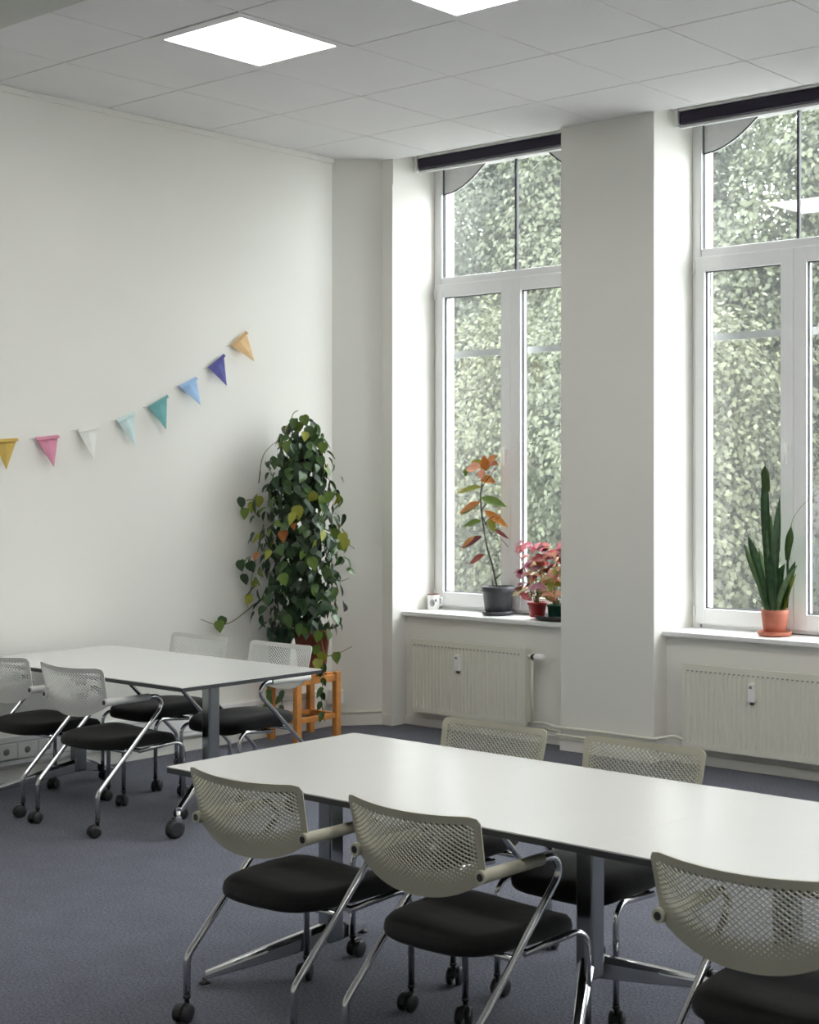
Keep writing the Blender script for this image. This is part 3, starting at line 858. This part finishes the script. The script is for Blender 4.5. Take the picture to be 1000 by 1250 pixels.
# ------------------------------------------------------------------ wooden plant stand + pots + climbing plant
rng = random.Random(7)
sx0, sx1, sy0, sy1, sh = -7.908, -7.605, 6.505, 6.885, 0.435
SC = ((sx0 + sx1) / 2, (sy0 + sy1) / 2)
St = thing('plant_stand', (SC[0], SC[1], 0), 'orange-brown wooden stool serving as plant stand in the corner', 'stool')
lw = 0.042
for x in (sx0, sx1 - lw):
    for y in (sy0, sy1 - lw):
        MB().box(x, x + lw, y, y + lw, 0, sh).build('leg', M['wood'], St, bevel=0.004)
for z, hh in ((sh - 0.062, 0.045), (0.125, 0.035)):
    for x in (sx0 + 0.006, sx1 - lw + 0.006):
        MB().box(x, x + 0.028, sy0 + lw, sy1 - lw, z, z + hh).build('rail', M['wood'], St, bevel=0.003)
    for y in (sy0 + 0.006, sy1 - lw + 0.006):
        MB().box(sx0 + lw, sx1 - lw, y, y + 0.028, z, z + hh).build('rail', M['wood'], St, bevel=0.003)
for q in range(4):
    y = sy0 + 0.052 + q * 0.072
    MB().box(sx0 + 0.02, sx1 - 0.02, y, y + 0.062, sh - 0.017, sh).build('slat', M['wood'], St, bevel=0.003)

AX = Vector((-7.735, 6.665, 0))
Pl = thing('climbing_plant', (AX.x + 0.03, AX.y + 0.055, sh), 'tall climbing pothos in a brown pot on the wooden stand', 'potted plant')
pot(Pl, (AX.x + 0.03, AX.y + 0.055, sh), 0.088, 0.118, 0.29, M['brownpot'])
MB().tube([(AX.x + 0.01, AX.y + 0.03, 0.68), (AX.x, AX.y, 2.0)], 0.022, 10).build('moss_pole', M['bark'], Pl)
def rad(z):
    pts = [(0.66, 0.12), (0.78, 0.22), (0.95, 0.265), (1.25, 0.275), (1.55, 0.255), (1.75, 0.22), (1.9, 0.175), (2.02, 0.12), (2.13, 0.05)]
    for (a, ra), (b, rb) in zip(pts, pts[1:]):
        if a <= z <= b: return ra + (rb - ra) * (z - a) / (b - a)
    return 0.04
def clampx(p):
    p.x = max(p.x, XL + 0.05)
    return p
placed = 0
while placed < 295:
    z = 0.70 + 1.43 * rng.random() ** 0.95
    a = rng.uniform(0, 2 * PI)
    if math.cos(a) < -0.75 and rng.random() < 0.7: continue
    r = rad(z) * rng.uniform(0.72, 1.12)
    out = Vector((math.cos(a), math.sin(a), 0))
    p = clampx(AX + Vector((out.x * r * (0.85 if out.x < 0 else 1.0), out.y * r * (1.35 if out.y < 0 else 1.0), z)))
    Lf = rng.uniform(0.05, 0.10)
    dr = (out * rng.uniform(-0.1, 0.55) + Vector((rng.uniform(-0.5, 0.5), rng.uniform(-0.5, 0.5), -1.0 + rng.uniform(-0.1, 0.7)))).normalized()
    tip = clampx(p + dr * Lf)
    u = rng.random()
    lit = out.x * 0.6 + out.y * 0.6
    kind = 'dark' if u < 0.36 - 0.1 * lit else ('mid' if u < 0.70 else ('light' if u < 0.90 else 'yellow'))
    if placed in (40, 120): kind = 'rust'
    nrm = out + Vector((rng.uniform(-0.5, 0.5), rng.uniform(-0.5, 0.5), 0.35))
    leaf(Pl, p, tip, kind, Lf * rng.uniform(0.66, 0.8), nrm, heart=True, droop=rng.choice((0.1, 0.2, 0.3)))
    placed += 1
# inner leaves too small to pick apart
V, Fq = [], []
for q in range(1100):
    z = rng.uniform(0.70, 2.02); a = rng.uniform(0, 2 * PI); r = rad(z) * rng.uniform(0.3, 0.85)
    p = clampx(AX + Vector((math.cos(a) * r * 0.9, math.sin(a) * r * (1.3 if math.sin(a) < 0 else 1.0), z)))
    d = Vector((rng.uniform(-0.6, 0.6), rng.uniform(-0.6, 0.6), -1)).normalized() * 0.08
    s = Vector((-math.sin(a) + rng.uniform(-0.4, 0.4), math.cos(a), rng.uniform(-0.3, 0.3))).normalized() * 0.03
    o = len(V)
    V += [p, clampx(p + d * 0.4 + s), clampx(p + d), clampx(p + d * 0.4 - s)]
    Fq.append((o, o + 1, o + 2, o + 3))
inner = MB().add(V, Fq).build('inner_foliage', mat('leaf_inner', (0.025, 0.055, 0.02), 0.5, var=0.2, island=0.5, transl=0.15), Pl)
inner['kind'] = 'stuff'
# trailing vines with leaves
def at(x, y):
    p = px(x, y, Y=AX.y)
    return p if p.x > XL + 0.06 else px(x, y, X=XL + 0.06)   # left of the crown the vines lie along the wall
vines = [
    ([at(310, 738), at(298, 748), at(283, 759), at(266, 763), at(245, 756)], [(270, 762, 'light'), (276, 757, 'mid')]),
    ([at(318, 575), at(316, 590), at(320, 560), at(330, 545), at(345, 535)], []),
    ([at(322, 640), at(318, 660), at(310, 690), at(306, 720), at(302, 742)], [(296, 688, 'dark'), (306, 690, 'dark'), (301, 705, 'dark'), (309, 730, 'yellow')]),
    ([at(395, 645), at(410, 652), at(420, 660), at(433, 670)], [(412, 650, 'light'), (420, 655, 'yellow'), (425, 662, 'yellow'), (418, 665, 'light')]),
    ([at(398, 690), at(408, 705), at(416, 709), at(426, 706)], [(402, 698, 'mid')]),
    ([at(385, 760), at(392, 780), at(398, 800), at(414, 797), at(430, 789)], [(393, 775, 'light'), (396, 800, 'yellow'), (390, 808, 'yellow'), (413, 800, 'light'), (386, 792, 'light')]),
    ([at(320, 612), at(308, 610), at(298, 612), at(294, 622)], [(298, 612, 'dark'), (303, 625, 'light'), (318, 610, 'yellow'), (312, 618, 'yellow')]),
    ([at(362, 530), at(356, 515), at(358, 505), at(364, 501)], [(368, 520, 'light'), (372, 512, 'light'), (380, 526, 'mid'), (352, 525, 'dark'), (398, 545, 'light'), (392, 540, 'mid'), (405, 605, 'light')]),
    ([at(372, 655), at(362, 648), at(352, 653), at(342, 655)], [(357, 650, 'rust'), (366, 632, 'yellow'), (350, 625, 'light')]),
]
for pts, lv in vines:
    pts = [clampx(p + Vector((0.12, -0.16, 0)) if pts is vines[8][0] else p) for p in pts]
    MB().tube(smooth_path(pts, 4), 0.0045, 5, r1=0.002).build('vine', M['vine'], Pl)
    for (x, y, kd) in lv:
        p = clampx(at(x, y - 5) + Vector((0.17, -0.22, 0) if pts is not None and kd == 'rust' else (0.02, -0.03, 0)))
        leaf(Pl, p, clampx(p + Vector((rng.uniform(-0.03, 0.03), rng.uniform(-0.03, 0.02), -0.075))), kd, 0.065, (0.5 + rng.uniform(-0.3, 0.3), -0.8, 0.3), heart=True)
# hanging strands below the stand
for (x, y) in ((-7.70, 6.47), (-7.83, 6.46), (-7.60, 6.72)):
    pts = smooth_path([(x, y, 0.50), (x + 0.02, y - 0.02, 0.38), (x, y - 0.01, 0.25), (x + 0.02, y, 0.12)], 4)
    MB().tube(pts, 0.003, 5).build('vine', M['vine'], Pl)
    for q in range(7):
        p = pts[int(q * 1.7) % len(pts)]
        leaf(Pl, p, p + Vector((rng.uniform(-0.05, 0.05), rng.uniform(-0.05, 0.02), -0.06)), rng.choice(('dark', 'mid', 'mid')), 0.045, (0.4, -0.8, 0.3), heart=True)
Gp = thing('green_planter', (-7.860, 6.575, sh), 'dark green pot behind the light chair, beside the brown pot', 'pot')
pot(Gp, (-7.860, 6.575, sh), 0.062, 0.080, 0.30, M['greenpot'])

# ------------------------------------------------------------------ sill: sapling
YS = 7.665
c = px(608, 750, Y=YS)
Sp = thing('potted_sapling', (c.x, YS, ZS), 'slim sapling with orange and green leaves in a grey pot', 'potted plant')
pot(Sp, (c.x, YS, ZS), 0.088, 0.108, 0.185, M['greypot'], saucer=0.108)
st = [px(607, 716, Y=YS), px(601, 690, Y=YS), px(594, 665, Y=YS - 0.01), px(590, 640, Y=YS - 0.01), px(587, 612, Y=YS), px(588, 592, Y=YS), px(592, 572, Y=YS)]
MB().tube(smooth_path(st, 5), 0.0075, 7, r1=0.004).build('stem', M['darkstem'], Sp)
for pts in ([(590, 632), (600, 652), (609, 655), (621, 668)], [(604, 708), (610, 702), (613, 699)], [(602, 716), (601, 708), (600, 704)], [(588, 595), (596, 584), (602, 577)], [(589, 622), (595, 612), (599, 611)], [(592, 640), (598, 633), (604, 630)]):
    MB().tube(smooth_path([px(*q, Y=YS - 0.015) for q in pts], 4), 0.0045, 5, r1=0.002).build('twig', M['darkstem'], Sp)
SL = [((588, 594), (556, 600), 'olive', 10), ((573, 597), (556, 600), 'cream', 6), ((587, 613), (558, 625), 'orange', 12), ((585, 616), (560, 627), 'olive', 10), ((588, 636), (563, 641), 'light', 10),
      ((589, 655), (562, 668), 'wine', 11), ((580, 655), (562, 668), 'orange', 8), ((592, 677), (571, 688), 'red', 10), ((587, 607), (617, 616), 'light', 11), ((591, 623), (619, 641), 'orange', 9), ((598, 632), (603, 649), 'olive', 10),
      ((603, 646), (620, 656), 'stemleaf', 5), ((588, 570), (566, 572), 'peach', 14), ((590, 572), (575, 561), 'olive', 13), ((592, 570), (606, 555), 'orange', 14), ((594, 575), (590, 556), 'orange', 12), ((588, 573), (588, 585), 'peach', 10),
      ((586, 583), (604, 588), 'orange', 11), ((585, 585), (592, 580), 'light', 9), ((600, 578), (606, 572), 'wine', 6), ((569, 571), (568, 582), 'light', 7), ((596, 566), (608, 566), 'rust', 10)]
for i, (a, b, kd, wv) in enumerate(SL):
    if kd == 'stemleaf': kd = 'wine'
    yy = YS - 0.03 + 0.05 * rng.random()
    A, B = px(*a, Y=yy), px(*b, Y=yy - 0.03)
    leaf(Sp, A, B, kd, wv * 0.0062, (0.25, -0.75, 0.65), droop=0.1)

# tray with two coleus pots
ct = px(672, 757, Y=7.56)
Tr = tag(MB().lathe([(0.105, 0), (0.125, 0.010), (0.13, 0.034), (0.125, 0.035), (0.118, 0.012)], (0, 0, 0), 36).build('plant_tray', M['rubber']), 'round black plastic tray on the sill under two pots', 'tray')
Tr.location = (ct.x + 0.03, 7.605, ZS); Tr.scale = (1.35, 0.95, 1)
tz = ZS + 0.012
c1 = px(656, 745, Y=7.61)
c2 = px(679, 748, Y=7.61)
def coleus(c, m, label, xr, kinds, n, seed, r0, r1, h):
    R = thing('potted_coleus', (c.x, 7.61, tz), label, 'potted plant')
    zt = pot(R, (c.x, 7.61, tz), r0, r1, h, m)
    g = random.Random(seed)
    for q in range(9):
        e = px(g.uniform(*xr), g.uniform(675, 705), Y=7.60 + g.uniform(-0.06, 0.06)); e.x = min(e.x, -6.18)
        MB().tube(smooth_path([Vector((c.x + g.uniform(-0.03, 0.03), 7.61, zt - 0.02)), Vector((c.x, 7.61, zt)).lerp(e, 0.5) + Vector((g.uniform(-0.02, 0.02), 0, 0)), e], 4), 0.004, 5, r1=0.0025).build('stem', M['vine'], R)
    for q in range(n):
        t = g.random()
        X_, Y_ = g.uniform(*xr), 664 + 66 * t
        p = px(X_, Y_, Y=7.585 + g.uniform(-0.075, 0.06)); p.x = min(p.x, -6.20)
        d = Vector((p.x - c.x, g.uniform(-0.5, 0.3), 0)) + Vector((g.uniform(-0.15, 0.15), 0, 0))
        d = (d.normalized() + Vector((0, 0, g.uniform(-0.9, 0.25)))).normalized()
        Lf = g.uniform(0.07, 0.115)
        kd = kinds(t, g)
        leaf(R, p - d * Lf * 0.5, p + d * Lf * 0.5, kd, Lf * 0.55, (g.uniform(-0.4, 0.4), -0.7, 0.7), droop=0.2)
    return R
def k1(t, g): return g.choice(('pink', 'pink', 'mauve', 'red')) if t < 0.35 else g.choice(('mauve', 'pink', 'cream', 'cream', 'wine', 'peach', 'mauve'))
def k2(t, g): return g.choice(('peach', 'orange', 'pink', 'wine')) if t < 0.4 else g.choice(('cream', 'peach', 'cream', 'wine', 'olive', 'peach'))
coleus(c1, M['redpot'], 'pink-leaved coleus in a small dark red pot on the sill', (632, 664), k1, 70, 3, 0.048, 0.062, 0.10)
coleus(c2, M['greenpot'], 'orange and cream leaved coleus in a dark green pot on the sill', (658, 700), k2, 85, 4, 0.050, 0.058, 0.095)

# mug
cm = px(531, 741, Y=7.72)
Mg = thing('mug', (-7.560, 7.715, ZS), 'small white mug with a grey picture beside the window reveal', 'mug')
mo = (-7.560, 7.715, ZS)
MB().lathe([(0.038, 0), (0.041, 0.004), (0.043, 0.105), (0.0425, 0.108), (0.040, 0.108), (0.037, 0.01)], mo, 28).build('body', M['white'], Mg)
MB().lathe([(0.0432, 0.104), (0.0436, 0.106), (0.0428, 0.1085), (0.0415, 0.1085)], mo, 28).build('rim_band', LEAFM['wine'], Mg)
MB().tube(smooth_path([(mo[0] + 0.040, mo[1] + 0.012, ZS + 0.085), (mo[0] + 0.066, mo[1] + 0.02, ZS + 0.08), (mo[0] + 0.068, mo[1] + 0.02, ZS + 0.04), (mo[0] + 0.040, mo[1] + 0.012, ZS + 0.025)], 5), 0.005, 8).build('handle', M['white'], Mg)
def decal(ang0, cz, ra, rz, nm, m):
    vs_ = []
    n = 16
    for q in range(n):
        a = 2 * PI * q / n
        ang = ang0 + ra * math.cos(a); z = cz + rz * math.sin(a)
        r = 0.0418 + (0.0020 * z / 0.105) + 0.0006
        vs_.append((mo[0] + r * math.cos(ang), mo[1] + r * math.sin(ang), ZS + z))
    vs_.append((mo[0] + 0.0440 * math.cos(ang0), mo[1] + 0.0440 * math.sin(ang0), ZS + cz))
    MB().add(vs_, [(q, (q + 1) % n, n) for q in range(n)]).build(nm, m, Mg)
pm, pm2 = mat('print_grey', (0.17, 0.16, 0.17), 0.5, var=0.3, scale=60), mat('print_mid', (0.33, 0.31, 0.32), 0.5, var=0.3, scale=60)
decal(-0.95, 0.048, 0.42, 0.026, 'print', pm2)
decal(-0.80, 0.044, 0.22, 0.014, 'print', pm)
decal(-0.35, 0.066, 0.20, 0.012, 'print', pm)

# snake plant
YP = 7.655
c = px(946, 772, Y=YP)
Sn = thing('snake_plant', (c.x, YP, ZS), 'upright snake plant in a terracotta pot and saucer', 'potted plant')
zt = pot(Sn, (c.x, YP, ZS), 0.066, 0.083, 0.145, M['terracotta'], rim=False, saucer=0.100)
def blade(pts, wpx, kind, w0=0.5, yoff=0.0, twist=0.0):
    P_ = smooth_path([px(x, y, Y=YP + yoff * (0.2 + 0.8 * k / max(1, len(pts) - 1))) for k, (x, y) in enumerate(pts)], 5)
    n = len(P_); vs_ = []
    for i, p in enumerate(P_):
        t = i / (n - 1)
        wv = wpx * 0.0060 / 2 * (w0 + (1 - w0) * math.sin(PI * min(1, t / 0.65) / 2)) * (1 if t < 0.65 else max(0.03, math.cos((t - 0.65) / 0.35 * PI / 2)))
        s = Vector((math.cos(twist), math.sin(twist), 0)); nn = Vector((math.sin(twist), -math.cos(twist), 0))
        vs_ += [p - s * wv + nn * wv * 0.35, p, p + s * wv + nn * wv * 0.35, p - nn * 0.004]
    fs = []
    for i in range(n - 1):
        for q in range(4):
            a, b = i * 4 + q, i * 4 + (q + 1) % 4
            fs.append((a, b, b + 4, a + 4))
    fs += [(0, 1, 2, 3), tuple((n - 1) * 4 + q for q in (3, 2, 1, 0))]
    MB().add(vs_, fs, True).build('leaf', LEAFM[kind], Sn)
blade([(942, 745), (938, 680), (935, 620), (934, 566)], 10, 'snake', 0.5, 0.02, 0.1)
blade([(936.5, 600), (935.5, 585), (934, 568)], 9.5, 'mid', 0.9, 0.0, 0.1)
blade([(948, 745), (948, 690), (950, 650), (952, 606)], 11, 'snake', 0.5, -0.01, -0.2)
blade([(946, 745), (944, 700), (941, 660), (941, 628)], 9, 'snakelight', 0.5, 0.03, 0.5)
blade([(938, 745), (930, 705), (921, 675), (913, 652)], 8, 'snake', 0.5, -0.02, 0.4)
blade([(936, 745), (928, 715), (918, 688), (908, 662)], 7, 'snakelight', 0.6, 0.02, 0.2)
blade([(941, 745), (937, 720), (931, 690), (926, 668)], 7, 'snakelight', 0.6, 0.03, 0.8)
blade([(944, 745), (943, 722), (942, 700), (940, 672)], 10, 'snake', 0.6, -0.05, 0.0)
blade([(952, 745), (953, 725), (953, 700), (958, 688)], 8, 'snake', 0.6, 0.02, 0.2)
blade([(950, 745), (955, 725), (963, 708), (973, 690)], 9, 'snakelight', 0.7, -0.05, -0.2)
blade([(955, 745), (960, 720), (966, 700), (971, 685)], 7, 'snake', 0.6, 0.02, 0.3)
blade([(958, 745), (962, 728), (966, 715), (972, 700)], 8, 'olive', 0.7, 0.0, -0.4)
blade([(961, 742), (963, 715), (962, 690), (963, 672)], 3, 'snake', 0.9, 0.0, 0.0)
blade([(962, 684), (963, 670), (965, 658), (966, 642)], 9, 'mid', 0.5, 0.0, 0.0)
MB().tube(smooth_path([px(965, 645, Y=YP), px(970, 630, Y=YP - 0.02), px(985, 612, Y=YP - 0.04), px(1004, 600, Y=YP - 0.06)], 5), 0.0016, 5).build('flower_stalk', M['vine'], Sn)

# ================================================================== OUTSIDE
struct(MB().box(-45, 30, YO + 0.02, 60, -0.75, -0.6).build('ground', mat('garden_ground', (0.36, 0.355, 0.34), 0.95, var=0.15, scale=2)))
struct(MB().box(-26, 12, 15.6, 15.85, -0.6, 1.75).build('garden_wall', mat('garden_wall', (0.15, 0.155, 0.15), 0.9, var=0.12, scale=2)))
def foliage(name, parent, centers, n, size, m, seed):
    g = np.random.default_rng(seed)
    C = np.array([c[:3] for c in centers]); R = np.array([c[3:] for c in centers])
    # leaves gathered in clumps on the shells of the given ellipsoids
    ncl = n // 22
    wv = (R[:, 0] * R[:, 2]); k = g.choice(len(C), ncl, p=wv / wv.sum())
    d = g.normal(size=(ncl, 3)); d /= np.linalg.norm(d, axis=1)[:, None]
    cl = C[k] + d * R[k] * g.uniform(0.72, 1.0, (ncl, 1))
    idx = np.repeat(np.arange(ncl), 22)
    p = cl[idx] + g.normal(size=(len(idx), 3)) * np.array([0.17, 0.17, 0.11])
    out = d[idx] + g.normal(size=(len(idx), 3)) * 0.45 + np.array([0, 0, 0.55])
    out /= np.linalg.norm(out, axis=1)[:, None]
    dirn = d[idx] * 0.5 + g.normal(size=(len(idx), 3)) * 0.5 + np.array([0, 0, -0.65])
    dirn -= out * (dirn * out).sum(1)[:, None]; dirn /= np.linalg.norm(dirn, axis=1)[:, None]
    side = np.cross(out, dirn)
    s = size * g.uniform(0.7, 1.3, (len(idx), 1))
    N = len(idx)
    v = np.empty((N, 4, 3))
    v[:, 0] = p; v[:, 1] = p + dirn * s * 0.45 + side * s * 0.36 - out * s * 0.06; v[:, 2] = p + dirn * s - out * s * 0.15; v[:, 3] = p + dirn * s * 0.45 - side * s * 0.36 - out * s * 0.06
    v -= np.array(parent_org(parent))
    me = bpy.data.meshes.new(name)
    me.vertices.add(N * 4); me.vertices.foreach_set('co', v.reshape(-1))
    me.loops.add(N * 4); me.loops.foreach_set('vertex_index', np.arange(N * 4, dtype=np.int32))
    me.polygons.add(N); me.polygons.foreach_set('loop_start', np.arange(N, dtype=np.int32) * 4)
    me.update(calc_edges=True); me.validate()
    me.materials.append(m)
    o = obj(name, me, parent); o['kind'] = 'stuff'
    return o
GM = [mat('tree_leaf_a', (0.076, 0.086, 0.048), 0.6, var=0.15, scale=1.2, island=0.45, transl=0.35),
      mat('tree_leaf_b', (0.048, 0.057, 0.036), 0.6, var=0.15, scale=1.2, island=0.45, transl=0.35),
      mat('tree_leaf_c', (0.098, 0.104, 0.058), 0.6, var=0.15, scale=1.2, island=0.4, transl=0.35)]
def tree(x, y, h, r, label, m, n, size, seed, group, name='garden_tree', low=0.15):
    g = random.Random(seed)
    T = thing(name, (x, y, -0.6), label, 'tree' if name == 'garden_tree' else 'shrub', group)
    MB().tube(smooth_path([(x, y, -0.6), (x + g.uniform(-0.1, 0.1), y, h * 0.3), (x + g.uniform(-0.2, 0.2), y, h * 0.75)], 4), 0.16 if h > 4 else 0.05, 8, r1=0.04).build('trunk', M['bark'], T)
    cs = []
    nl = max(3, int(h / 0.9))
    for q in range(nl):
        t = (q + 0.5) / nl
        z = -0.6 + h * (low + (1 - low) * t)
        rr = r * (0.75 + 0.4 * math.sin(PI * min(1, t + 0.15))) * (1 if t < 0.75 else 0.75)
        for w_ in range(2):
            cs.append((x + g.uniform(-0.35, 0.35) * r, y + g.uniform(-0.3, 0.3) * r, z, rr * g.uniform(0.6, 0.9), rr * g.uniform(0.55, 0.8), h / nl * 0.95))
    foliage('foliage', T, cs, n, size, m, seed)
TL = 'leafy green garden tree seen through the window glass'
for i, x in enumerate((-18.5, -16.2, -14.1, -12.0, -10.0, -7.9, -5.5)):
    tree(x, 17.2 + 0.5 * (i % 2), 7.5 + 0.7 * ((i * 3) % 4) / 3, 1.65, TL, GM[i % 2], 46000 if -16.5 < x < -8 else 14000, 0.085, 20 + i, 'trees in the garden outside')
for i, x in enumerate((-15.4, -13.3, -11.0, -9.0, -7.0, -4.9)):
    tree(x, 13.4 + 0.6 * ((i * 2) % 3), 3.7 + 0.5 * (i % 3), 1.1, 'lighter green shrub in front of the garden trees outside', GM[2] if i % 2 else GM[0], 30000, 0.068, 40 + i, 'shrubs in the garden outside', 'garden_shrub', 0.1)
for i, x in enumerate((-24, -20, -16, -12, -8, -3, 2)):
    tree(x, 23.0, 9.4, 2.6, 'tall green tree behind the other garden trees', GM[1], 16000, 0.17, 60 + i, 'rear trees in the garden outside')
